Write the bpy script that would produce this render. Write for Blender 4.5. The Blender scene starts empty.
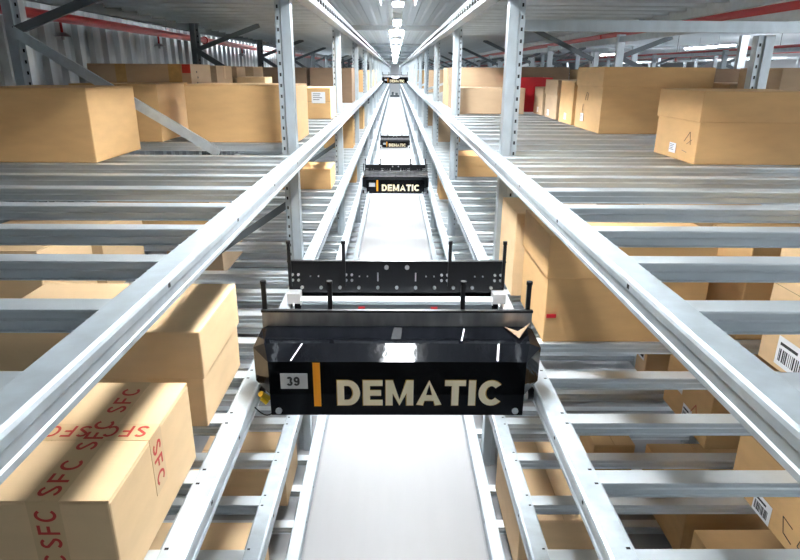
import bpy, bmesh, math, random
from mathutils import Matrix, Vector
random.seed(7)
C = bpy.context.scene.collection
PI = math.pi

# ------------------------------------------------------------------ materials
def mat(name, col, rough=.5, metal=0., emit=None, estr=0., noise=None, bump=None, coat=0., spec=None, gloss_var=0.):
    m = bpy.data.materials.new(name); m.use_nodes = True
    nt = m.node_tree; b = nt.nodes['Principled BSDF']
    b.inputs['Base Color'].default_value = (*col, 1); b.inputs['Roughness'].default_value = rough
    b.inputs['Metallic'].default_value = metal
    if spec is not None: b.inputs['Specular IOR Level'].default_value = spec
    if coat: b.inputs['Coat Weight'].default_value = coat; b.inputs['Coat Roughness'].default_value = .03
    if emit: b.inputs['Emission Color'].default_value = (*emit, 1); b.inputs['Emission Strength'].default_value = estr
    if noise or bump:
        tc = nt.nodes.new('ShaderNodeTexCoord'); mp = nt.nodes.new('ShaderNodeMapping')
        nt.links.new(tc.outputs['Object'], mp.inputs['Vector'])
    if noise:
        sc, stretch, amp, detail = noise
        mp.inputs['Scale'].default_value = stretch
        n = nt.nodes.new('ShaderNodeTexNoise'); n.inputs['Scale'].default_value = sc; n.inputs['Detail'].default_value = detail
        nt.links.new(mp.outputs[0], n.inputs['Vector'])
        r = nt.nodes.new('ShaderNodeMapRange'); r.inputs[1].default_value = .25; r.inputs[2].default_value = .75
        r.inputs[3].default_value = 1 - amp; r.inputs[4].default_value = 1 + amp
        nt.links.new(n.outputs['Fac'], r.inputs[0])
        mx = nt.nodes.new('ShaderNodeVectorMath'); mx.operation = 'SCALE'; mx.inputs[0].default_value = col
        nt.links.new(r.outputs[0], mx.inputs['Scale']); nt.links.new(mx.outputs[0], b.inputs['Base Color'])
        if gloss_var:
            r2 = nt.nodes.new('ShaderNodeMapRange'); r2.inputs[1].default_value = .3; r2.inputs[2].default_value = .7
            r2.inputs[3].default_value = rough - gloss_var; r2.inputs[4].default_value = rough + gloss_var
            nt.links.new(n.outputs['Fac'], r2.inputs[0]); nt.links.new(r2.outputs[0], b.inputs['Roughness'])
    if bump:
        sc, stg = bump
        n2 = nt.nodes.new('ShaderNodeTexNoise'); n2.inputs['Scale'].default_value = sc; n2.inputs['Detail'].default_value = 3
        nt.links.new(tc.outputs['Object'], n2.inputs['Vector'])
        bp = nt.nodes.new('ShaderNodeBump'); bp.inputs['Strength'].default_value = stg; bp.inputs['Distance'].default_value = .01
        nt.links.new(n2.outputs['Fac'], bp.inputs['Height']); nt.links.new(bp.outputs[0], b.inputs['Normal'])
    return m

M = {
 'zinc': mat('galvanized_steel', (.53,.59,.63), .42, .55, noise=(22,(1,1,1),.13,5), gloss_var=.09),
 'zinc_bar': mat('galvanized_bar', (.64,.69,.72), .40, .72, noise=(14,(.4,1,1),.12,4), gloss_var=.06),
 'zinc_post': mat('galvanized_post', (.50,.56,.60), .38, .7, noise=(18,(1,1,.5),.1,4)),
 'rail_shaded': mat('perforated_rail_shaded', (.27,.295,.31), .45, .6, noise=(18,(1,1,1),.1,4)),  # overhead rails: darker steel tone paints in their weak lighting
 'zinc_dark': mat('dark_steel', (.13,.15,.165), .5, .5),  # plain darker steel tone for braces, a beam and farther posts
 'hole': mat('slot_dark', (.012,.013,.015), .9),
 'floor': mat('white_floor', (.44,.435,.44), .5, spec=.3, noise=(6,(2,.3,1),.02,3)),
 'concrete': mat('pale_concrete', (.38,.38,.39), .6),
 'roof': mat('white_roof_sheet', (.78,.84,.87), .5),
 'roofbeam': mat('painted_roof_beam', (.55,.60,.63), .5),
 'wall': mat('corrugated_sheet', (.42,.45,.47), .32, .75, noise=(5,(1,1,.3),.25,4)),
 'wallpale': mat('pale_wall', (.60,.62,.64), .7),
 'black': mat('black_gloss', (.004,.0045,.006), .07, spec=.22, noise=(5,(1,1,1),.2,2), bump=(22,.07)),
 'blackplate': mat('black_plate', (.003,.0035,.006), .12, spec=.2),
 'blacksteel': mat('black_steel', (.007,.0075,.009), .4, .0, spec=.3),
 'steelplate': mat('brushed_plate', (.36,.36,.365), .33, .85, noise=(9,(3,1,1),.25,3)),
 'bolt': mat('bolt_zinc', (.75,.76,.78), .3, .9),
 'alu': mat('aluminium', (.72,.72,.72), .35, .6),
 'cream': mat('cream_lettering', (1.,.87,.60), .6),
 'gold': mat('lettering_edge', (.62,.36,.06), .5),
 'orange': mat('orange_tape', (.95,.36,.01), .5),
 'greyplate': mat('grey_number_plate', (.46,.48,.50), .5),
 'ink': mat('black_ink', (.015,.015,.018), .6),
 'paper': mat('white_paper', (.85,.85,.87), .6),
 'card': mat('cardboard', (.62,.375,.16), .75, noise=(7,(1,1,3.2),.07,5)),
 'card2': mat('cardboard_pale', (.72,.50,.28), .75, noise=(6,(1,1,3.0),.06,5)),
 'card3': mat('cardboard_grey_brown', (.43,.30,.185), .8, noise=(6,(1,1,3.0),.07,5)),
 'card4': mat('cardboard_dark', (.235,.15,.09), .8, noise=(6,(1,1,3.0),.08,5)),
 'tape': mat('brown_tape', (.42,.25,.085), .3, noise=(30,(1,1,1),.15,4)),
 'tapebuff': mat('buff_tape', (.62,.42,.22), .45),
 'redink': mat('red_print', (.50,.035,.02), .55),
 'redbox': mat('red_plastic', (.55,.012,.02), .4),
 'redpipe': mat('red_pipe_paint', (.48,.018,.016), .32),
 'lamp': mat('lamp_diffuser', (.9,.9,.9), .5, emit=(.93,.97,1.0), estr=95.),
 'tube': mat('fluorescent_tube', (.9,.9,.9), .5, emit=(.93,.97,1.0), estr=56.),
 'white': mat('white_enamel', (.82,.84,.86), .4),
 'yellow': mat('yellow_plastic', (.85,.58,.01), .4),
}

# ------------------------------------------------------------------ mesh helpers
class MB:
    def __init__(s): s.v = []; s.f = []
    def box(s, x0, x1, y0, y1, z0, z1):
        n = len(s.v)
        s.v += [(x0,y0,z0),(x1,y0,z0),(x1,y1,z0),(x0,y1,z0),(x0,y0,z1),(x1,y0,z1),(x1,y1,z1),(x0,y1,z1)]
        s.f += [tuple(n+i for i in q) for q in ((0,3,2,1),(4,5,6,7),(0,1,5,4),(1,2,6,5),(2,3,7,6),(3,0,4,7))]
        return s
    def prism(s, prof, a0, a1, axis='y'):
        """prof: closed 2D outline; extruded along axis; y: prof=(x,z)  x: prof=(y,z)  z: prof=(x,y)"""
        n = len(s.v); k = len(prof)
        for a in (a0, a1):
            for p, q in prof:
                s.v.append({'y': (p,a,q), 'x': (a,p,q), 'z': (p,q,a)}[axis])
        for i in range(k):
            j = (i+1) % k; s.f.append((n+i, n+j, n+k+j, n+k+i))
        s.f.append(tuple(n+i for i in range(k))[::-1]); s.f.append(tuple(n+k+i for i in range(k)))
        return s
    def rod(s, p, q, r, k=10, r2=None):
        p = Vector(p); q = Vector(q); d = (q-p).normalized()
        u = d.orthogonal().normalized(); w = d.cross(u); n = len(s.v); r2 = r if r2 is None else r2
        for c, rr in ((p, r), (q, r2)):
            for i in range(k):
                a = 2*PI*i/k; s.v.append(tuple(c + u*math.cos(a)*rr + w*math.sin(a)*rr))
        for i in range(k):
            j = (i+1) % k; s.f.append((n+i, n+j, n+k+j, n+k+i))
        s.f.append(tuple(n+i for i in range(k))[::-1]); s.f.append(tuple(n+k+i for i in range(k)))
        return s
    def bar(s, p, q, w, t, side):
        """flat bar from p to q, width w across (in the plane normal to side), thickness t along side"""
        p = Vector(p); q = Vector(q); d = (q-p).normalized(); n_ = Vector(side).normalized(); u = d.cross(n_).normalized()
        n = len(s.v)
        for c in (p, q):
            for a, b in ((-1,-1),(1,-1),(1,1),(-1,1)): s.v.append(tuple(c + u*a*w/2 + n_*b*t/2))
        s.f += [tuple(n+i for i in f) for f in ((0,1,5,4),(1,2,6,5),(2,3,7,6),(3,0,4,7),(3,2,1,0),(4,5,6,7))]
        return s
    def sheet(s, pts, th):
        """planar polygon given thickness th along its normal"""
        P = [Vector(p) for p in pts]; nn = (P[1]-P[0]).cross(P[2]-P[0]).normalized(); n = len(s.v); k = len(P)
        s.v += [tuple(p) for p in P] + [tuple(p + nn*th) for p in P]
        for i in range(k):
            j = (i+1) % k; s.f.append((n+i, n+j, n+k+j, n+k+i))
        s.f.append(tuple(n+i for i in range(k))[::-1]); s.f.append(tuple(n+k+i for i in range(k)))
        return s
    def mesh(s, name, bev=0.):
        me = bpy.data.meshes.new(name); me.from_pydata(s.v, [], s.f)
        bm = bmesh.new(); bm.from_mesh(me)
        bmesh.ops.recalc_face_normals(bm, faces=bm.faces)
        if bev: bmesh.ops.bevel(bm, geom=[e for e in bm.edges], offset=bev, segments=2, affect='EDGES', profile=.5)
        bm.to_mesh(me); bm.free(); me.update(); return me
    def build(s, name, m, parent=None, bev=0., loc=None):
        me = s.mesh(name, bev); me.materials.append(m)
        return link(name, me, parent, loc)
def merged(name, mb, m, mb2, m2):
    k = len(mb.f); n = len(mb.v)
    me = bpy.data.meshes.new(name); me.from_pydata(mb.v + mb2.v, [], mb.f + [tuple(i+n for i in f) for f in mb2.f])
    me.materials.append(m); me.materials.append(m2)
    for p in me.polygons[k:]: p.material_index = 1
    bm = bmesh.new(); bm.from_mesh(me); bmesh.ops.recalc_face_normals(bm, faces=bm.faces); bm.to_mesh(me); bm.free()
    return me
def link(name, data, parent=None, loc=None):
    o = bpy.data.objects.new(name, data); C.objects.link(o); o.parent = parent
    if loc: o.location = loc
    return o
def thing(name, label, cat, loc=(0,0,0), group=None):
    o = link(name, None, None, loc); o.empty_display_size = .05
    return tag(o, label, cat, group)
def tag(o, label, cat, group=None):
    o['label'] = label; o['category'] = cat
    if group: o['group'] = group
    return o
def struct(name, mb, m):
    o = mb.build(name, m); o['kind'] = 'structure'; return o
def kids(o): return [c for c in bpy.data.objects if c.parent == o]
def copy_tree(o, parent=None, skip=()):
    c = o.copy(); C.objects.link(c); c.parent = parent
    for k in kids(o):
        if k.name.split('.')[0] not in skip: copy_tree(k, c, skip)
    return c

# ------------------------------------------------------------------ stroke lettering
def arc(cx, cy, rx, ry, a0, a1, n=14):
    return [(cx + rx*math.cos(math.radians(a0+(a1-a0)*i/n)), cy + ry*math.sin(math.radians(a0+(a1-a0)*i/n))) for i in range(n+1)]
def glyph(ch, t):
    h = t/2
    if ch == 'D':
        return .72, [([(h,h)] + [(.34,h)] + arc(.34,.5,.38-h,.5-h,-90,90)[1:-1] + [(.34,1-h),(h,1-h)], True)]
    if ch == 'E': return .62, [([(.62,h),(h,h),(h,1-h),(.62,1-h)], False), ([(h,.5),(.57,.5)], False)]
    if ch == 'F': return .58, [([(h,0),(h,1-h),(.58,1-h)], False), ([(h,.49),(.52,.49)], False)]
    if ch == 'M': return .88, [([(h,0),(h,1)], False), ([(.88-h,0),(.88-h,1)], False), ([(h*1.1,.98),(.44,.06),(.88-h*1.1,.98)], False)]
    if ch == 'A': return .80, [([(h*.95,0),(.40,.98),(.80-h*.95,0)], False), ([(.2,.30),(.6,.30)], False)]
    if ch == 'T': return .66, [([(0,1-h),(.66,1-h)], False), ([(.33,0),(.33,1-t)], False)]
    if ch == 'I': return t, [([(h,0),(h,1)], False)]
    if ch == 'C': return .76, [(arc(.40,.5,.40-h,.5-h,42,318,22), False)]
    if ch == 'S': return .66, [(arc(.33,.74,.30-h,.26-h*.9,25,200,10) + [(.33,.5)] + arc(.33,.27,.32-h,.27-h,20,-160,12), False)]
    if ch == '3': return .58, [(arc(.28,.735,.26-h*.9,.265-h*.9,165,-85,12) , False), (arc(.28,.285,.29-h*.9,.285-h*.9,85,-165,14), False)]
    if ch == '9': return .60, [(arc(.30,.67,.30-h,.33-h,0,360,20), False), ([(.60-h,.67)] + arc(.28,.36,.32-h,.36-h,0,-150,10), False)]
    return .3, []
def text_quads(s, size, t=.2, gap=.12, sx=1.):
    """list of 2D quads for a line of text of cap height `size`; returns (quads, width)"""
    x = 0; out = []
    for ch in s:
        w, paths = glyph(ch, t)
        for pts, closed in paths:
            n = len(pts); L = []; R = []
            for i, p in enumerate(pts):
                a = pts[i-1] if (i > 0 or closed) else None; b = pts[(i+1) % n] if (i < n-1 or closed) else None
                def nrm(u, v):
                    dx, dy = v[0]-u[0], v[1]-u[1]; l = math.hypot(dx, dy) or 1; return (-dy/l, dx/l)
                ns = [nrm(a, p)] if a else []
                if b: ns.append(nrm(p, b))
                nx = sum(q[0] for q in ns)/len(ns); ny = sum(q[1] for q in ns)/len(ns)
                l2 = max(nx*nx+ny*ny, .22); nx /= l2; ny /= l2
                L.append((p[0]+nx*t/2, p[1]+ny*t/2)); R.append((p[0]-nx*t/2, p[1]-ny*t/2))
            for i in range(n if closed else n-1):
                j = (i+1) % n
                out.append([(x+q[0], min(max(q[1], 0.), 1.)) for q in (R[i], R[j], L[j], L[i])])
        x += w + gap
    W = (x-gap)*size*sx
    return [[(q[0]*size*sx, q[1]*size) for q in f] for f in out], W
def text_mb(s, size, origin, ex, ey, t=.2, gap=.12, th=.0012, sx=1., width=None, fat=0.):
    """text laid on the plane through origin with reading direction ex and up ey"""
    q, W = text_quads(s, size, t, gap, sx)
    if width: k = width/W; q = [[(p[0]*k, p[1]) for p in f] for f in q]
    o = Vector(origin); ex = Vector(ex).normalized(); ey = Vector(ey).normalized(); nn = ex.cross(ey)
    mb = MB()
    for i, f in enumerate(q):
        P = [o + ex*p[0] + ey*p[1] + nn*(i % 3)*.00004 for p in f]; n = len(mb.v)
        mb.v += [tuple(p) for p in P] + [tuple(p + nn*th) for p in P]
        mb.f += [(n+3,n+2,n+1,n), (n+4,n+5,n+6,n+7)] + [(n+a, n+(a+1) % 4, n+4+(a+1) % 4, n+4+a) for a in range(4)]
    return mb

# ------------------------------------------------------------------ levels, rows
LV = {'T': 3.475, 'A': 2.572, 'B': 1.915, 'C': 1.300, 'D': .612}
FLOOR = .52
Y0, Y1 = -2.2, 62.
FR = {-1: (3.53, 3.15), 1: (3.36, 3.06)}         # first frame in view and bay length, per side
OUT = {-1: 2.13, 1: 2.13}
def frames(s):
    y, d = FR[s]; return [y + d*k for k in range(-1, 19)]

# ------------------------------------------------------------------ the setting
mb = MB(); mb.box(-4, 17, -9, 72, FLOOR-.1, FLOOR-.004); struct('floor', mb, M['concrete'])
mb = MB(); mb.box(-.492, .492, -2.5, 69.9, FLOOR-.004, FLOOR+.006)
o = mb.build('floor_sheet', M['floor']); o['kind'] = 'structure'; o.name = 'floor_2'
# roof: trapezoid sheet, ribs running along the aisle
ZR = 3.90
mb = MB(); x = -4.; pr = []
while x < 17:
    pr += [(x,ZR), (x+.10,ZR), (x+.13,ZR+.02), (x+.22,ZR+.02)]; x += .25
prof = pr + [(pr[-1][0], ZR+.1), (-4, ZR+.1)]
n = len(pr)
for yy in (-9, 72):
    for p in pr: mb.v.append((p[0], yy, p[1]))
for i in range(n-1): mb.f.append((i, i+1, n+i+1, n+i))
for yy in (-9, 72):
    for p in (pr[0], pr[-1]): mb.v.append((p[0], yy, ZR+.12))
mb.f.append((2*n, 2*n+2, 2*n+3, 2*n+1))
struct('ceiling', mb, M['roof'])
# left wall of corrugated sheet, ribs vertical
XW = -3.55; mb = MB(); y = -9.; pr = []
while y < 72:
    pr += [(y,XW), (y+.15,XW), (y+.19,XW+.05), (y+.30,XW+.05)]; y += .34
n = len(pr)
for z in (FLOOR, ZR):
    for p in pr: mb.v.append((p[1], p[0], z))
for i in range(n-1): mb.f.append((i, i+1, n+i+1, n+i))
struct('wall_left', mb, M['wall'])
struct('wall_right', MB().box(16.4, 16.6, -9, 72, FLOOR, ZR+.1), M['wallpale'])
struct('wall_far', MB().box(-4, 17, 70, 70.2, FLOOR, ZR+.1), M['wallpale'])
for k, yy in enumerate((4.6, 13.8, 23., 32.2, 41.4, 50.6)):
    o = MB().box(-3.5, 16.4, yy, yy+.12, ZR-.09, ZR+.005).build('trim_%d' % (k+1), M['roofbeam']); o['kind'] = 'structure'

# ------------------------------------------------------------------ shelf decks
def bar_mesh(s, xa, xb):
    # hat channel: flat top, ribbed flanks, small lips
    h = [(.029,0),(.030,-.004),(.025,-.007),(.023,-.020),(.026,-.024),(.023,-.028),(.020,-.045),(.027,-.047),(.027,-.049),(.014,-.049),(.018,-.007)]
    p = h + [(-x, z) for x, z in h[::-1]]
    mb = MB(); mb.prism([(a, b-.001) for a, b in p], *sorted((s*xa, s*xb)), axis='x')
    me = mb.mesh('crossbar'); me.materials.append(M['zinc_bar']); return me
def rail_profile(s, tall):
    if tall:
        p = [(.562,0),(.506,0),(.500,-.006),(.500,-.030),(.506,-.036),(.506,-.070),(.500,-.076),(.500,-.098),(.505,-.102),(.575,-.102),(.575,-.096),(.520,-.094),(.514,-.090),(.514,-.012),(.562,-.010)]
    else:
        p = [(.572,-.004),(.566,0),(.510,0),(.503,-.003),(.500,-.009),(.500,-.024),(.504,-.028),(.504,-.048),(.501,-.051),(.501,-.062),(.540,-.062),(.566,-.054),(.572,-.040)]
    return [(s*a, b) for a, b in p]
SIDE = {-1: 'left', 1: 'right'}
DECKTXT = {'T': 'overhead steel shelf deck of the %s rack, seen from below',
           'A': 'upper steel shelf deck on the %s, just below eye level',
           'B': 'galvanized shelf deck on the %s at the height of the nearest black shuttle',
           'C': 'third galvanized shelf deck on the %s, one level below the nearest black shuttle',
           'D': 'lowest galvanized shelf deck on the %s, just above the white floor'}
SHIFT = {'T': .13, 'A': 0., 'B': .045, 'C': .10, 'D': .15}
for s in (-1, 1):
    bm_ = bar_mesh(s, .552, OUT[s])
    for L, z in LV.items():
        t = thing('shelf_deck', DECKTXT[L] % SIDE[s], 'shelf', (0, 0, z))
        hs = MB()
        if L == 'T':
            y = 1.0
            while y < 30: hs.box(*sorted((s*.4985, s*.504)), y, y+.06, -.064, -.042); y += .1515
        else:
            y = .62 + .1*(L == 'B') + .16*(L == 'C')
            while y < 12: hs.box(*sorted((s*.4994, s*.506)), y, y+.012, -.020, -.010); y += .303*(1 if L != 'A' else 2)
        ys = []
        f0, bay = FR[s]
        for k in range(-5 if L == 'A' else 0, 210):
            y = -.431 + .303*k + SHIFT[L]*.8
            d = (y - f0 + .05) % bay
            if y < Y1 and not (d < .17 or d > bay - .035): ys.append(y)
        # slotted tabs where bars meet the rail
        for y in ys[:100]:
            o = link('crossbar', bm_, t, (0, y, 0))
        rest = MB()
        for y in ys[100:]: rest.box(*sorted((s*.552, s*OUT[s])), y-.029, y+.029, -.047, -.001)
        o = rest.build('far_crossbars', M['zinc_bar'], t); o['kind'] = 'stuff'
        nt_ = hs
        for y in (ys[:12] if L in 'BC' else ()):
            for dy in (-.031, .031): nt_.box(*sorted((s*.5500, s*.5600)), y+dy-.0035, y+dy+.0035, -.003, .0006)
        link('guide_rail', merged('guide_rail', MB().prism(rail_profile(s, L == 'T'), Y0, Y1), M['rail_shaded' if L == 'T' else 'zinc'], hs, M['hole']), t)
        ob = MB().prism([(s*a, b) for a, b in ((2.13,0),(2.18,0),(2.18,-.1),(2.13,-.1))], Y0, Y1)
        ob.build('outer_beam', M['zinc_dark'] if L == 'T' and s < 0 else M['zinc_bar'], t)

# ------------------------------------------------------------------ upright frames
def post_mesh(near, m, top=3.45):
    mb = MB()
    # front: smooth raised channel beside a recessed perforated flange (local x 0..0.09, y depth)
    mb.prism([(0,0),(.050,0),(.053,.012),(.060,.014),(.085,.014),(.085,.075),(.080,.075),(.080,.019),(.055,.019),(.049,.008),(.004,.008),(.004,.075),(0,.075)], FLOOR, top, axis='z')
    hb = MB(); z = 1.4
    while near and z < top-.05: hb.box(.066, .076, .0128, .016, z, z+.018); z += .058
    return merged('post', mb, m, hb, M['hole'])
PSHORT = [post_mesh(n, M['zinc_post'], 3.20) for n in (0, 1)]
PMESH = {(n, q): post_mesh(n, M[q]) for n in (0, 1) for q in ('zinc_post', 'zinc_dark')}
ORD = ['nearest', 'second nearest', 'third nearest', 'fourth nearest']
for s in (-1, 1):
    for k, fy in enumerate(frames(s)[1:]):
        if k < 4: lab = '%s galvanized upright frame of perforated posts on the %s side of the aisle' % (ORD[k], SIDE[s])
        else: lab = 'small distant upright frame of the %s rack, beyond its fourth frame' % SIDE[s]
        t = thing('upright_frame', lab, 'rack frame', (0, fy, 0), 'upright frames along the %s side' % SIDE[s])
        p = link('post', PMESH[int(k < 4), 'zinc_post'], t, (s*.577, 0, 0)); p.scale = (s, 1, 1)
        xo = 2.03; dyo = .24 if s > 0 else 0
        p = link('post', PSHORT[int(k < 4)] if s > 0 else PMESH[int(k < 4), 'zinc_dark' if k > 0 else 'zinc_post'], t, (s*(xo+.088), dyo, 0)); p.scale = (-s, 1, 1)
        # bracing in the plane of the frame
        if s < 0:
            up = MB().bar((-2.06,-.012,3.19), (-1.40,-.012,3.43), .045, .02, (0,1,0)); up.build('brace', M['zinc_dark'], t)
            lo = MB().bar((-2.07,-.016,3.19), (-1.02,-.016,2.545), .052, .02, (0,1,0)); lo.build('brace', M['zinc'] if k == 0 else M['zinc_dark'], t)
        else:
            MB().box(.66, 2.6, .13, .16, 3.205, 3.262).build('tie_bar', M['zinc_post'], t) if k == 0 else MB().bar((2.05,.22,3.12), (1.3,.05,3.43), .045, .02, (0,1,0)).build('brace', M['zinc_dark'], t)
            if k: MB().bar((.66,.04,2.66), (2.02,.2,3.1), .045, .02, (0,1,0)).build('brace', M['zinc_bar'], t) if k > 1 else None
        if s > 0: continue
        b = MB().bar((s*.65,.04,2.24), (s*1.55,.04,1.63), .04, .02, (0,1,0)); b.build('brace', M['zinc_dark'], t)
        b = MB().bar((s*.65,.04,.98), (s*2.03,.04,1.58), .04, .02, (0,1,0)); b.build('brace', M['zinc_bar'], t)

# ------------------------------------------------------------------ shuttles
def make_shuttle(label):
    t = thing('shuttle_car', label, 'shuttle', (0, 0, 0), 'black shuttles spanning the aisle')
    # local: y=0 front plate, z=0 underside of the plate
    pl = MB().box(-.432, .432, 0, .008, 0, .203).build('front_plate', M['blackplate'], t)
    x0 = -.203
    text_mb('DEMATIC', .099, (x0-.0025, -.0005, .0375), (1,0,0), (0,0,1), t=.235, gap=.085, th=.0006, width=.565).build('lettering_edge', M['gold'], pl)
    text_mb('DEMATIC', .095, (x0, -.0012, .0395), (1,0,0), (0,0,1), t=.215, gap=.10, th=.0008, width=.560).build('lettering', M['cream'], pl)
    MB().box(-.393, -.302, -.002, 0, .103, .160).build('number_plate', M['greyplate'], pl)
    MB().box(-.283, -.259, -.003, 0, .036, .1995).build('orange_stripe', M['orange'], pl)
    text_mb('39', .034, (-.372, -.0022, .1145), (1,0,0), (0,0,1), t=.22, gap=.1, th=.0006).build('number', M['ink'], pl)
    for sx in (-1, 1):
        MB().rod((sx*.405,-.006,.018), (sx*.405,.002,.018), .011, 14).build('bolt', M['bolt'], pl)
    # hood: two facets, bevelled ends
    hd = MB()
    A = [(-.432,0,.203),(.432,0,.203)]; B = [(-.455,.07,.238),(.455,.07,.238)]; D = [(-.470,.200,.245),(.470,.200,.245)]
    E_ = [(-.498,.085,.215),(.498,.085,.215)]; F_ = [(-.490,.20,.235),(.490,.20,.235)]
    pts = A+B+D+E_+F_
    low = [(-.432,0,.08),(.432,0,.08),(-.498,.09,.085),(.498,.09,.085),(-.490,.20,.085),(.490,.20,.085)]
    hd.v = pts + low
    # idx: A0,1 B2,3 D4,5 E6,7 F8,9  low: 10 A-,11 A+,12 E-,13 E+,14 F-,15 F+
    hd.f = [(0,1,3,2),(2,3,5,4),(0,2,6),(1,7,3),(2,4,8,6),(3,7,9,5),(0,6,12,10),(1,11,13,7),(6,8,14,12),(7,13,15,9),(10,12,14,15,13,11),(0,10,11,1),(4,5,9,15,14,8)]
    h = hd.build('hood', M['black'], t)
    # tape seams and the dark centre mark on the hood
    for q in ([(-.358,.004,.2052),(-.353,.004,.2052),(-.323,.068,.2375),(-.328,.068,.2375)], [(.332,.004,.2052),(.338,.004,.2052),(.350,.068,.2375),(.344,.068,.2375)],
              [(.22,.09,.2392),(.225,.09,.2392),(.243,.18,.244),(.238,.18,.244)]):
        MB().sheet(q, .0006).build('tape_edge', M['paper'], h)
    hs = MB().sheet([(-.022,.10,.240),(.012,.10,.240),(.018,.19,.2448),(-.012,.19,.2448)], .0008); hs.build('centre_slot', M['hole'], h)
    fl = MB().sheet([(.385,.196,.246),(.420,.085,.250),(.478,.180,.268),(.455,.172,.252),(.428,.150,.248)], .002); fl.build('torn_flap', M['card4'], h)
    # side plates facing the camera, each with pegs
    sp = MB().box(-.487, .487, .203, .213, .10, .298).build('side_plate', M['steelplate'], t)
    MB().box(-.489, .489, .199, .216, .298, .306).build('edge_strip', M['blacksteel'], sp)
    for x in (-.478, -.242, .236, .472):
        g = MB().box(x-.008, x+.008, .213, .225, .18, .400); g.rod((x,.219,.400), (x,.219,.412), .011, 10); g.build('peg', M['blacksteel'], t)
    rp = MB().box(-.487, .487, .762, .772, .17, .312).build('rear_plate', M['blacksteel'], t)
    ri = MB().box(-.489, .489, .756, .778, .310, .317); ri.build('edge_strip', M['blacksteel'], rp)
    bo = MB()
    for k in range(-5, 6): bo.rod((k*.0855,.752,.192), (k*.0855,.764,.192), .0075, 10)
    for x in (-.046, .046): bo.rod((x,.752,.288), (x,.764,.288), .010, 10)
    for cx in (-.455, -.215, .215, .455):
        for dx in (-.013, .013):
            for dz in (.226, .252): bo.rod((cx+dx,.754,dz), (cx+dx,.764,dz), .0062, 8)
    for cx in (-.37,-.15,.15,.37):
        for dx in (-.018,.018): bo.rod((cx+dx,.756,.245), (cx+dx,.764,.245), .0035, 8)
    for x in (-.085,.085): bo.box(x-.003, x+.003, .757, .764, .222, .262)
    rp.data = merged('rear_plate', MB().box(-.487, .487, .762, .772, .17, .312), M['blacksteel'], bo, M['bolt'])
    for x in (-.478, -.236, .236, .478):
        g = MB().box(x-.007, x+.007, .745, .757, .20, .398); g.rod((x,.751,.398), (x,.751,.412), .010, 10); g.build('peg', M['blacksteel'], t)
    # load bay: arms, belts
    for sx in (-1, 1):
        MB().box(*sorted((sx*.43, sx*.487)), .70, .762, .135, .180).build('end_block', M['alu'], t)
        MB().box(*sorted((sx*.475, sx*.487)), .21, .77, .06, .12).build('side_frame', M['alu'], t)
        for yy in (.15, .80):
            MB().rod((sx*.478, yy, -.024+.021+.035-.048+.016), (sx*.499, yy, -.024+.021+.035-.048+.016), .026, 16).build('wheel', M['blacksteel'], t)
    g = MB().box(-.42, .42, .665, .700, .110, .145); g.build('telescopic_arm', M['zinc_dark'], t)
    MB().box(-.17, -.14, .662, .665, .125, .135).box(.15,.18,.662,.665,.125,.135).build('red_marking', M['redbox'], t)
    MB().box(-.43, .43, .70, .758, .128, .150).build('conveyor_belt', M['white'], t)
    # rear module
    hd = MB(); hd.prism([(.78,.0),(.78,.235),(.90,.24),(.98,.205),(.98,.0)], -.470, .470, axis='x'); hd.build('rear_hood', M['black'], t)
    MB().rod((-.452,.06,.03),(-.472,.035,.062),.011,8).rod((-.47,.03,.05),(-.45,.03,.03),.009,8).build('yellow_clip', M['yellow'], t)
    w = MB(); pr_ = None
    for i in range(9):
        a = i/8; p = (-.495+.085*a, .03-.02*a, .012-.03*math.sin(PI*a)+.01*a)
        if pr_: w.rod(pr_, p, .0022, 6)
        pr_ = p
    w.build('wire', M['blacksteel'], t)
    return t
sh = make_shuttle('nearest and largest black shuttle car, numbered 39 with an orange stripe and cream lettering')
sh.location = (0, 1.80, 1.880)
for (yy, z, lab) in ((8.9, 'C', 'second nearest black shuttle car, in the middle distance one level down with raised pegs'),
                     (20.3, 'D', 'small black shuttle car third down the aisle, just above the white floor'),
                     (24.0, 'A', 'farthest tiny black shuttle car at the top, level with the eye')):
    c = copy_tree(sh, skip=('number', 'wire', 'yellow_clip', 'torn_flap', 'tape_edge')); c.location = (0.005, yy, LV[z]-.035); c['label'] = lab

# ------------------------------------------------------------------ cardboard boxes
BOXN = [0]
def sticker(b, face, u, v, w, h, dims, bars=True, text=False):
    """paper label on a face: 'f' front (-y) or 'i' a side face (x = const), u,v = centre, from box base centre"""
    (hx, hy, hz) = dims
    if face == 'f': o, ex = Vector((u, -hy-.0007, v)), Vector((1,0,0))
    elif face == 'r': o, ex = Vector((hx+.0007, u, v)), Vector((0,1,0))
    else: o, ex = Vector((-hx-.0007, u, v)), Vector((0,-1,0))
    ez = Vector((0,0,1)); nn = ex.cross(ez)
    def rect(mb, a0, a1, b0, b1, d):
        mb.sheet([o + ex*a + ez*c + nn*d for a, c in ((a0,b0),(a1,b0),(a1,b1),(a0,b1))], .0008)
    mb = MB(); rect(mb, -w/2, w/2, -h/2, h/2, -.0004); s_ = mb.build('shipping_label', M['paper'], b)
    mb = MB(); x = -w*.40
    if bars:
        while x < w*.36:
            ww = w*random.choice((.018,.03,.045)); rect(mb, x, x+ww, -h*.34, h*.10, .0006); x += ww + w*random.choice((.02,.03,.045))
        rect(mb, -w*.40, w*.2, h*.22, h*.32, .0006)
    else:
        for k in range(4): rect(mb, -w*.40, w*random.uniform(.05,.38), h*(.30-.17*k), h*(.35-.17*k), .0006)
    mb.build('printed_bars', M['ink'], s_)
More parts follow.
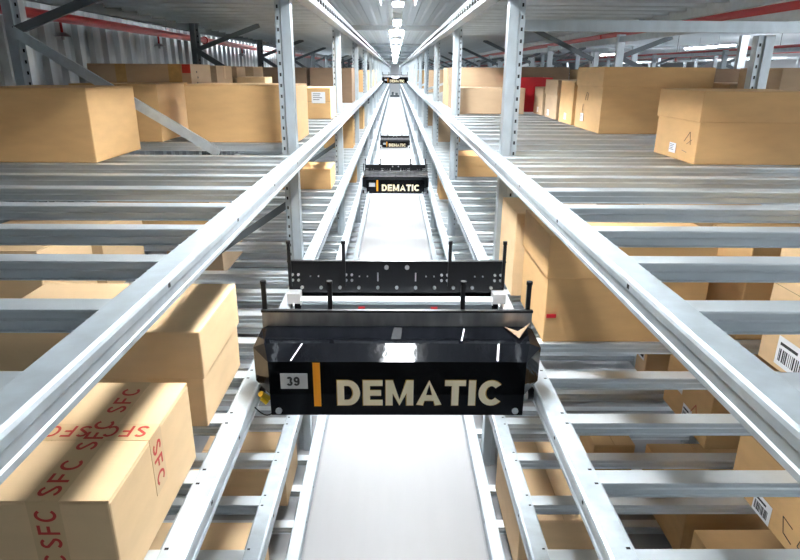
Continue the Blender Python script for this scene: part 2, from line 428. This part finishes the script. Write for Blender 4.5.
def scribble(b, face, pts_list, dims, r=.0012, m='ink'):
    hx, hy, hz = dims; mb = MB()
    for pts in pts_list:
        P = [(-hx-.0004, -u, v) if face == 'l' else ((hx+.0004, u, v) if face == 'r' else (u, -hy-.0004, v)) for u, v in pts]
        for a, c in zip(P, P[1:]): mb.rod(a, c, r, 5)
    mb.build('handwritten_marks', M[m], b)
def carton(x0, x1, y0, y1, z, h, label, m='card', kind='flap', tape=None, group=None, seam=None, stk=(), rot=0., cat='box'):
    cx, cy = (x0+x1)/2, (y0+y1)/2; hx, hy = (x1-x0)/2, (y1-y0)/2
    b = thing('cardboard_box', label, cat, (cx, cy, z+.0005), group); b.rotation_euler.z = rot
    g = .0025
    if kind == 'lid':
        lh = h*.36 if seam is None else h-seam
        MB().box(-hx+.007, hx-.007, -hy+.007, hy-.007, 0, h-.006).build('body', M[m], b, bev=.004)
        mb = MB().box(-hx, hx, -hy, hy, h-lh, h); mb.build('lid', M[m], b, bev=.004)
    else:
        MB().box(-hx, hx, -hy, hy, 0, h-.005).build('body', M[m], b, bev=.005)
        # two top flaps meeting along the longer side's centre line
        if hx >= hy:
            MB().box(-hx+.001, hx-.001, -hy+.001, -g/2, h-.005, h).build('flap', M[m], b, bev=.0015)
            MB().box(-hx+.001, hx-.001, g/2, hy-.001, h-.005, h).build('flap', M[m], b, bev=.0015)
        else:
            MB().box(-hx+.001, -g/2, -hy+.001, hy-.001, h-.005, h).build('flap', M[m], b, bev=.0015)
            MB().box(g/2, hx-.001, -hy+.001, hy-.001, h-.005, h).build('flap', M[m], b, bev=.0015)
        if tape:
            w = .03; tm = M[tape]; mb = MB()
            if hx >= hy:
                mb.box(-hx-.0008, hx+.0008, -w, w, h, h+.0008)
                for sx in (-1,1): mb.box(*sorted((sx*hx, sx*(hx+.0008))), -w, w, h-.11, h)
            else:
                mb.box(-w, w, -hy-.0008, hy+.0008, h, h+.0008)
                for sy in (-1,1): mb.box(-w, w, *sorted((sy*hy, sy*(hy+.0008))), h-.11, h)
            mb.build('tape', tm, b)
        if seam:
            e = .0007
            mb = MB().box(-hx-e, hx+e, -hy-e, hy+e, seam, seam+.002); mb.build('score_line', M['card4'], b)
    for st in stk: sticker(b, *st, dims=(hx, hy, h))
    return b
A, B, CC, D = LV['A'], LV['B'], LV['C'], LV['D']
GA = 'boxes on the upper shelf'; GB = 'boxes on the shuttle level shelf'; GC = 'boxes on the lower shelves'
# --- upper level, left
carton(-1.985,-1.44,2.92,3.455,A,.342,'large tan box at the left front of the upper shelf, right side brightly lit',m='card',group=GA)
b = carton(-1.98,-1.45,3.82,4.40,A,.342,'tan box behind the lit front-left box, crossed by a diagonal steel brace',m='card',group=GA)
carton(-1.284,-.612,3.815,4.32,A,.342,'wide plain tan box standing against the nearest left post',m='card',group=GA)
b = carton(-2.34,-1.56,4.84,5.36,A,.465,'long taped box with a red corner sticker, rising behind the front left boxes',m='card3',group=GA)
for xa, xb in ((-.18,-.10),(.22,.32)): MB().box(xa,xb,-.2612,-.260,.02,.465).build('tape', M['tape'], b)
MB().box(.325,.388,-.2618,-.260,.40,.462).build('red_sticker', M['redink'], b)
mb = MB()
for k in range(9): mb.box(.3905,.3915,-.13+.02*(k % 2),-.11+.02*(k % 2),.08+.04*k,.095+.04*k)
mb.build('printed_marks', M['ink'], b)
carton(-2.25,-1.56,5.54,6.06,A,.46,'second tall box in the back left row, pale side facing the aisle',m='card3',tape='tape',group=GA)
carton(-1.96,-1.56,6.25,6.60,A,.455,'third tall box in the back left row, narrow and pale',m='card3',group=GA)
carton(-2.2,-1.56,6.98,7.48,A,.46,'fourth tall box in the back left row, beside the dark box',m='card3',group=GA)
carton(-1.16,-.60,5.75,6.25,A,.275,'small carton with a white paper label between the first two left posts',m='card',tape='tapebuff',seam=.155,group=GA,stk=(('f',.14,.17,.105,.10,(),) ,)if False else ())
b = [o for o in bpy.data.objects if o.get('label','').startswith('small carton with a white')][0]
sticker(b,'f',.17,.19,.125,.10,(.28,.25,.275),bars=False)
carton(-1.75,-1.29,6.25,6.62,A,.36,'small pale box peeping out left of the first left post',m='card2',group=GA)
carton(-1.92,-1.22,8.68,9.2,A,.46,'dark brown box far back, just left of the first left post',m='card4',group=GA)
carton(-1.17,-.60,8.68,9.35,A,.46,'dark brown tall box behind the small labelled carton',m='card4',group=GA)
for k,(y,xx,mm) in enumerate(((13.2,-1.25,'card'),(14.3,-1.1,'card2'),(17.3,-1.2,'card'),(20.4,-1.2,'card3'))):
    carton(xx,-.6,y,y+.6,A,.44,'small orange-brown box far down the left upper shelf, before the vanishing point',m=mm,group='distant boxes on the left upper shelf')
# --- upper level, right
b = carton(1.45,2.0,2.952,3.45,A,.345,'large lidded box at the front of the right upper shelf with a small white tag',m='card',kind='lid',seam=.20,group=GA)
dm = (.275,.249,.345)
sticker(b,'l',0.0,.055,.075,.05,dm,bars=False); scribble(b,'l',[[(.12,.10),(.17,.15),(.19,.09)],[(.11,.055),(.16,.05)],[(.15,.09),(.20,.115)]],dm)
b = carton(1.47,2.26,4.48,5.13,A,.462,'widest lidded box on the right upper shelf, second from the front',m='card',kind='lid',seam=.325,group=GA)
dm = (.395,.325,.462)
sticker(b,'l',.10,.09,.075,.06,dm,bars=False); scribble(b,'l',[[(-.05,.22),(-.02,.28),(.02,.27),(.0,.22)],[(-.10,.13),(-.09,.19)]],dm)
b = carton(1.48,2.0,5.22,5.64,A,.352,'narrow pale box with a white tag, directly left of the widest right box',m='card',group=GA,stk=()); sticker(b,'l',0,.06,.07,.055,(.26,.21,.35),bars=False)
b = carton(1.49,1.97,5.80,6.27,A,.355,'box with a short lid, between the pale tagged box and the small grey one',m='card3',kind='lid',seam=.22,group=GA); sticker(b,'l',.05,.05,.07,.055,(.24,.235,.35),bars=False)
b = carton(1.50,1.95,6.38,6.78,A,.275,'small grey-brown box standing in front of the red bin',m='card3',group=GA); sticker(b,'l',0,.05,.06,.05,(.225,.2,.27),bars=False)
# red bin
t = thing('storage_bin','bright red plastic bin on the right upper shelf','bin',(1.53,7.16,A+.0005))
mb = MB(); mb.box(-.18,.18,-.20,-.19,0,.36).box(-.18,.18,.19,.20,0,.36).box(-.18,-.17,-.19,.19,0,.36).box(.17,.18,-.19,.19,0,.36).box(-.17,.17,-.19,.19,0,.01); mb.build('body', M['redbox'], t)
mb = MB(); mb.box(-.195,.195,-.215,-.20,.33,.365).box(-.195,.195,.20,.215,.33,.365).box(-.195,-.18,-.20,.20,.33,.365).box(.18,.195,-.20,.20,.33,.365); mb.build('rim', M['redbox'], t)
carton(.658,1.35,6.55,7.05,A,.263,'low wide kraft box beside the second right post, a darker box towering behind',m='card3',group=GA)
carton(.66,1.42,7.42,7.95,A,.468,'tall lidded box rising behind the low wide box near the second right post',m='card3',kind='lid',seam=.26,group=GA)
carton(.66,1.2,8.12,8.75,A,.468,'tall box hidden behind the lidded one, showing only its pale aisle side',m='card2',group=GA)
carton(1.55,2.33,8.5,9.0,A,.485,'dark brown box behind the red bin',m='card4',group=GA)
carton(.66,1.02,13.2,13.8,A,.45,'brown box far down the right upper shelf, pale on its aisle side',m='card3',group=GA)
for y in (16.2,19.0,22.4): carton(.66,1.1,y,y+.5,A,.44,'tiny box at the far end of the right upper shelf',m='card',group='distant boxes on the right upper shelf')
# --- shuttle level, left: printed tape box
b = carton(-.866,-.594,1.015,1.510,B,.250,'pale box sealed with red printed tape, at the bottom left corner',m='card2',group=GB)
hx, hy, h = .136, .2475, .250; w = .034
tm = MB(); tm.box(-w,w,-hy-.0008,hy+.0008,h,h+.0008).box(-w,w,-hy-.0009,-hy,0.02,h+.0008).box(-hx-.0008,hx+.0008,-.035,.035,h+.0008,h+.0014).box(hx,hx+.0009,-.035,.035,.09,h+.001)
tp = tm.build('printed_tape', M['tapebuff'], b)
for y in (-.235, -.075, .085):
    text_mb('SFC', .046, (.024, y, h+.0016), (0,1,0), (-1,0,0), t=.15, gap=.22, th=.0004, width=.125).build('printed_letters', M['redink'], tp)
for z in (.015, .13):
    text_mb('SFC', .046, (.024, -hy-.0010, z), (0,0,1), (-1,0,0), t=.15, gap=.22, th=.0004, width=.10).build('printed_letters', M['redink'], tp)
for x in (.120,-.02):
    text_mb('SFC', .046, (x, .024, h+.0022), (-1,0,0), (0,-1,0), t=.15, gap=.22, th=.0004, width=.105).build('printed_letters', M['redink'], tp)
text_mb('SFC', .046, (hx+.0012, -.024, .225), (0,0,-1), (0,1,0), t=.15, gap=.24, th=.0004, width=.12).build('printed_letters', M['redink'], tp)
carton(-1.30,-.600,1.665,2.105,B,.335,'big two-part tan box behind the red-taped box, left of the nearest shuttle',m='card2',kind='lid',seam=.175,group=GB)
carton(-2.02,-1.45,2.33,2.76,B,.39,'box at the left edge under the upper deck, beyond the big two-part box',m='card2',group=GB)
carton(-1.98,-1.45,2.86,3.36,B,.35,'box with a side seam under the left upper deck, in line before the first post',m='card2',kind='lid',seam=.2,group=GB)
b = carton(-2.0,-1.25,3.98,4.5,B,.40,'box with a white label and red print under the left upper deck',m='card',group=GB)
sticker(b,'f',.05,.33,.12,.06,(.375,.26,.4),bars=False); text_mb('SFC',.05,(.24,-.262,.33),(1,0,0),(0,0,1),t=.15,gap=.2,th=.0006).build('red_print',M['redink'],b)
b = carton(-1.95,-1.45,5.2,5.7,B,.33,'box far under the left upper deck, seen through its crossbars',m='card3',group=GB)
b = carton(-1.15,-.62,5.75,6.2,B,.20,'low box under the left upper deck beside the second post',m='card',group=GB)
for y in (9.0,12.1): carton(-1.05,-.62,y,y+.45,B,.40,'narrow lit box between the left rails in the distance, at nearest-shuttle height',m='card',group='distant boxes between the left rails')
# --- shuttle level, right
b = carton(.612,1.292,2.312,2.80,B,.466,'large lidded box with a small red sticker, right behind the nearest shuttle',m='card',kind='lid',seam=.285,group=GB)
MB().box(-.328,-.288,-.2462,-.2435,.113,.130).build('red_sticker', M['redbox'], b)
carton(.585,1.05,2.865,3.27,B,.43,'pale box squeezed between the large lidded box and the first right post',m='card2',group=GB)
b = carton(1.47,2.02,1.62,2.20,B,.50,'box with a barcode label at the right edge, beneath the right upper deck',m='card2',group=GB)
dm = (.275,.29,.50); sticker(b,'l',.10,.078,.17,.115,dm); scribble(b,'l',[[(.12,.18),(.06,.22),(.02,.17)],[(.2,.1),(.12,.12),(.15,.05)]],dm,r=.0016)
MB().box(-.2768,-.2755,-.29,.29,.315,.3165).build('score_line', M['card4'], b)
carton(1.45,1.98,2.34,2.68,B,.43,'box just beyond the barcode box under the right upper deck',m='card',group=GB)
carton(1.32,1.95,2.80,3.22,B,.42,'wide box before the first right frame, seen through the upper crossbars',m='card2',group=GB)
b = carton(.95,1.9,3.75,4.25,B,.38,'box with dark print beyond the first right post, under the upper deck',m='card',group=GB)
text_mb('CT',.07,(.30,-.252,.28),(1,0,0),(0,0,1),t=.2,gap=.2,th=.0006).build('dark_print',M['ink'],b) if False else None
carton(.62,1.35,6.51,7.0,B,.225,'brown two-part box under the right upper rail, between the first and second posts',m='card',kind='lid',seam=.115,group=GB)
for y in (9.9,12.9): carton(.62,1.05,y,y+.45,B,.40,'narrow box between the right rails in the distance, at nearest-shuttle height',m='card3',group='distant boxes between the right rails')
# --- third level
carton(-2.0,-1.45,1.75,2.25,CC,.35,'box low on the left, one shelf under the red-taped box',m='card',group=GC)
carton(-1.98,-1.45,2.5,3.0,CC,.38,'box one shelf under the seamed box, left rack',m='card3',group=GC)
carton(-1.98,-1.5,5.0,5.7,CC,.40,'standing box beyond the first left post, one shelf below the shuttle',m='card3',group=GC)
carton(-1.15,-.62,9.6,10.1,CC,.38,'distant box on the left third shelf beside the second shuttle',m='card',group=GC)
b = carton(1.47,2.0,1.50,2.195,CC,.40,'brown box with a framed barcode at the lower right corner',m='card',group=GC)
dm = (.265,.3475,.40); sticker(b,'l',.12,.048,.115,.088,dm); scribble(b,'l',[[(.06,.10),(.0,.11),(.02,.05),(.07,.04)],[(.12,.13),(.10,.06),(.15,.05)],[(.20,.09),(.16,.02)]],dm,r=.0018)
MB().box(-.2662,-.2655,-.345,.345,.28,.2815).build('score_line', M['card4'], b)
b = carton(1.47,2.0,2.43,2.90,CC,.40,'brown box with a scuffed label and red scrawl, beyond the framed barcode box',m='card',group=GC)
dm = (.265,.235,.40); sticker(b,'l',.08,.18,.07,.09,dm,bars=False); sticker(b,'l',-.03,.062,.09,.09,dm)
scribble(b,'l',[[(.06,.10),(.10,.16),(.13,.09),(.16,.15),(.18,.08)]],dm,r=.0018,m='redink')
b = carton(1.45,1.95,3.12,3.26,CC,.36,'slim labelled box just before the first right frame, one shelf below the shuttle',m='card2',group=GC)
sticker(b,'l',0,.15,.08,.09,(.25,.07,.36))
carton(.62,.98,8.3,8.8,CC,.33,'small box on the right third shelf beside the second shuttle',m='card',group=GC)
# --- lowest level
carton(-1.15,-.625,2.86,3.25,D,.245,'box on the lowest left shelf, its bright side below the shuttle rail',m='card2',group=GC)
carton(-1.2,-.64,1.95,2.42,D,.27,'box on the lowest left shelf, nearest the camera',m='card2',group=GC)
carton(-1.95,-1.4,2.6,3.1,D,.35,'box at the back of the lowest left shelf',m='card',group=GC)
carton(.605,1.03,2.36,3.02,D,.33,'box on the lowest right shelf, seen between two rails right of the white floor',m='card2',group=GC)
carton(1.16,1.40,2.98,3.24,D,.33,'pale flapped box on the lowest right shelf, at the first right frame',m='card',group=GC)
carton(1.47,1.98,2.46,3.0,D,.33,'box at the back of the lowest right shelf under the scuffed-label box',m='card',group=GC)
carton(1.42,1.95,1.78,2.30,D,.33,'box on the lowest right shelf under the framed barcode box',m='card',group=GC)

# ------------------------------------------------------------------ aisle luminaires
for k, y in enumerate((-7.9, 2.30, 6.05, 9.25, 12.85, 16.6, 20.4, 24.4, 29, 34, 40, 46, 53, 60, 66)):
    lab = {1: 'ceiling luminaire above the nearest shuttle, mirrored in its black hood', 2: 'bright white ceiling luminaire at the top centre of the picture',
           3: 'narrow glowing luminaire behind the grey cable tray'}.get(k, 'small glowing ceiling luminaire far down the aisle')
    if k == 0: lab = 'added fill luminaire behind the viewer over the aisle'  # unseen lamp added behind the camera as fill light
    t = thing('aisle_luminaire', lab, 'ceiling light', (.02, y, 3.62), 'luminaires over the aisle')
    w = {0: .05, 1: .085, 2: .17, 3: .05}.get(k, .13)
    sk = .62*w
    MB().box(-w,w,-.65,.65,sk,sk+.012).build('diffuser', M['lamp'], t)
    MB().prism([(-w-.008,.0),(-w-.001,.0),(-w-.001,sk+.013),(w+.001,sk+.013),(w+.001,.0),(w+.008,.0),(w+.008,sk+.03),(w*.5,sk+.075),(-w*.5,sk+.075),(-w-.008,sk+.03)], -.66, .66).build('housing', M['white'], t)
    for yy in (-.5,.5): MB().rod((0,yy,sk+.07),(0,yy,ZR-3.62),.006,6).build('hanger', M['zinc_bar'], t)
t = thing('cable_tray','grey cable tray hung under the roof between two aisle luminaires','cable tray',(.02,0,.02))
MB().box(-.052,.052,6.85,8.55,3.605,3.61).box(-.052,-.047,6.85,8.55,3.61,3.635).box(.047,.052,6.85,8.55,3.61,3.635).build('tray', M['roofbeam'], t)
for yy in (6.7,7.5,8.3): MB().box(-.056,.056,yy,yy+.02,3.6,3.64).rod((0,yy,3.63),(0,yy,ZR-.02),.006,6).build('hanger', M['zinc_bar'], t)
t = thing('light_trunking','thin pale light trunking running on down the aisle roof','trunking',(.02,0,0))
MB().box(-.03,.03,10,60,3.74,3.79).build('channel', M['white'], t)
for yy in range(14,60,6): MB().rod((0,yy,3.78),(0,yy,ZR),.006,6).build('hanger', M['zinc_bar'], t)
# side aisle fluorescent lamps, right half of the hall
n_ = 0
for xx in (-3.2, -2.5, 2.75, 5.2, 8.3, 12.0):
    for yy in {-3.2: (), -2.5: (17.,), 2.75: (), 5.2: (-3.5, 1., 5.), 8.3: (10.5, 17., 24.4), 12.0: (16., 22., 28.)}[xx]:
        lab = 'fluorescent strip light hanging over the %s hall' % ('right' if xx > 0 else 'left')
        if yy < 6: lab = 'added fluorescent fill strip over the %s hall, unseen behind or beside the viewer' % ('right' if xx > 0 else 'left')  # out-of-view strips added to brighten the box fronts
        zz = 3.62
        t = thing('strip_light', lab, 'ceiling light', (xx, yy, zz), 'strip lights over the %s hall' % ('right' if xx > 0 else 'left'))
        MB().box(-.06,.06,-1.25,1.25,0,.03).build('tube', M['tube'], t)
        MB().prism([(-.11,.031),(.11,.031),(.05,.08),(-.05,.08)],-1.28,1.28).build('reflector', M['white'], t)
        for q in (-.5,.5): MB().rod((0,q,.08),(0,q,ZR-zz),.006,6).build('hanger', M['zinc_bar'], t)

# ------------------------------------------------------------------ sprinkler pipes
def pipe(x, z, r, y0, y1, label, heads=(), flanges=(), sway=0.):
    t = thing('sprinkler_pipe', label, 'pipe', (x, 0, z))
    MB().rod((0,y0,0),(0,y1,0),r,16).build('pipe', M['redpipe'], t)
    for y in flanges: MB().rod((0,y-.035,0),(0,y+.035,0),r*1.35,16).build('flange', M['redpipe'], t)
    for y in heads:
        hd = MB().rod((0,y,-r*.8),(0,y,-.13),.012,8).build('drop', M['redpipe'], t)
        MB().rod((0,y,-.16),(0,y,-.125),.075,16,.03).rod((0,y,-.185),(0,y,-.16),.014,8).build('sprinkler_head', M['steelplate'], hd)
    for y in [y0+1.5+4*k for k in range(int((y1-y0)/4))]: MB().rod((0,y,r*.9),(0,y,ZR-z),.005,6).build('hanger', M['zinc_dark'], t)
    return t
pipe(-3.0,3.43,.042,-1,60,'red sprinkler pipe along the corrugated left wall with hanging heads',heads=(2.9,5.85,8.2,12.6,16.5),flanges=(10.2,))
pipe(3.0,3.48,.05,1.5,60,'thick red sprinkler pipe crossing behind the right rack top',flanges=(9.3,15.),heads=(11.8,))
pipe(6.6,3.39,.06,1.5,60,'second red pipe farther off over the right hall',flanges=(12.,20.),heads=(9.,15.,18.))
pipe(10.2,3.55,.06,1.5,60,'thin red pipe deepest in the right hall',flanges=(14.,),heads=(12.,18.,22.))

# ------------------------------------------------------------------ neighbouring rack on the right
def back_rack(xa, xb, y0, bay, n, label, braces=True):
    t = thing('storage_rack', label, 'rack', (0,0,0))
    for k in range(n):
        y = y0 + bay*k
        for xx in (xa, xb):
            MB().box(xx-.04, xx+.04, y, y+.06, FLOOR, 3.38).build('post', M['zinc_post'], t)
        MB().bar((xa+.03,y+.03,3.16),(xa+.55,y+.03,3.36),.05,.02,(0,1,0)).build('brace', M['zinc_dark'], t)
        MB().bar((xa+.03,y+.03,3.14),(xb-.1,y+.03,2.62),.05,.02,(0,1,0)).build('brace', M['zinc_dark'], t)
    for z in (2.57, 1.91):
        MB().box(xa-.03, xb+.03, 1.2, y0+bay*n, z-.06, z).build('shelf_panel', M['zinc_bar'], t)
    MB().box(xa-.02, xa+.02, y0-bay, y0+bay*n, 3.30, 3.36).build('top_beam', M['zinc_bar'], t)
    return t
back_rack(2.42,3.75,6.9,3.1,9,'steel rack standing back to back behind the right rack')
back_rack(5.9,7.3,8.3,3.1,8,'second steel rack seen through gaps over the right boxes')
back_rack(8.9,10.,9.5,3.1,7,'third steel rack deepest in the right hall')
z2 = 2.571
b = carton(2.44,2.80,4.60,5.10,z2,.355,'pinkish box with print behind the front right box, near the slotted post',m='card3',group='boxes on the neighbouring right rack'); scribble(b,'f',[[(-.08,.30),(-.06,.33),(-.04,.30)],[(-.02,.33),(-.02,.30),(.01,.30)]],(.18,.25,.355),r=.002)
carton(2.44,3.2,4.0,4.5,z2,.46,'tall brown box at the right picture edge behind the slotted post',m='card3',group='boxes on the neighbouring right rack')
carton(2.5,3.05,5.3,5.8,z2,.46,'grey-brown tall box behind the pinkish one',m='card4',group='boxes on the neighbouring right rack')
carton(2.5,3.0,8.6,9.1,z2,.46,'pale box glimpsed left of the widest right box',m='card',group='boxes on the neighbouring right rack')

# ------------------------------------------------------------------ lift at the end of the aisle
t = thing('lift_tower','pale steel lift tower closing the far end of the aisle','lift',(0,61.5,FLOOR))
for sx in (-1,1):
    MB().box(*sorted((sx*.42,sx*.5)),.6,.7,0,3.4).build('mast', M['zinc_post'], t)
MB().box(-.5,.5,.6,.7,3.1,3.2).build('cross_head', M['zinc_post'], t)
MB().box(-.42,.42,.55,.75,0.0,.22).box(-.3,-.1,.5,.6,.22,.5).box(.05,.3,.5,.6,.22,.42).build('carriage', M['zinc_dark'], t)

# ------------------------------------------------------------------ world, camera, view
w = bpy.data.worlds.new('World'); bpy.context.scene.world = w; w.use_nodes = True
bg = w.node_tree.nodes['Background']; bg.inputs[0].default_value = (.86,.93,1,1); bg.inputs[1].default_value = .03
cam = bpy.data.cameras.new('Camera'); cam.sensor_width = 36; cam.lens = 600.6/800*36; cam.clip_end = 200; cam.clip_start = .02
co = bpy.data.objects.new('Camera', cam); C.objects.link(co)
R = Matrix(((0.999947,-0.003,-0.00987),(-0.008332,0.329204,-0.944222),(0.006082,0.944254,0.329162)))
co.matrix_world = Matrix.Translation((-.012,0,3.0)) @ R.to_4x4()
sc = bpy.context.scene; sc.camera = co
sc.view_settings.view_transform = 'Standard'; sc.view_settings.look = 'None'; sc.view_settings.exposure = 1.0; sc.view_settings.gamma = 1
sc.cycles.use_denoising = True; sc.cycles.max_bounces = 7; sc.cycles.diffuse_bounces = 4; sc.cycles.glossy_bounces = 4
sc.cycles.sample_clamp_indirect = 8.
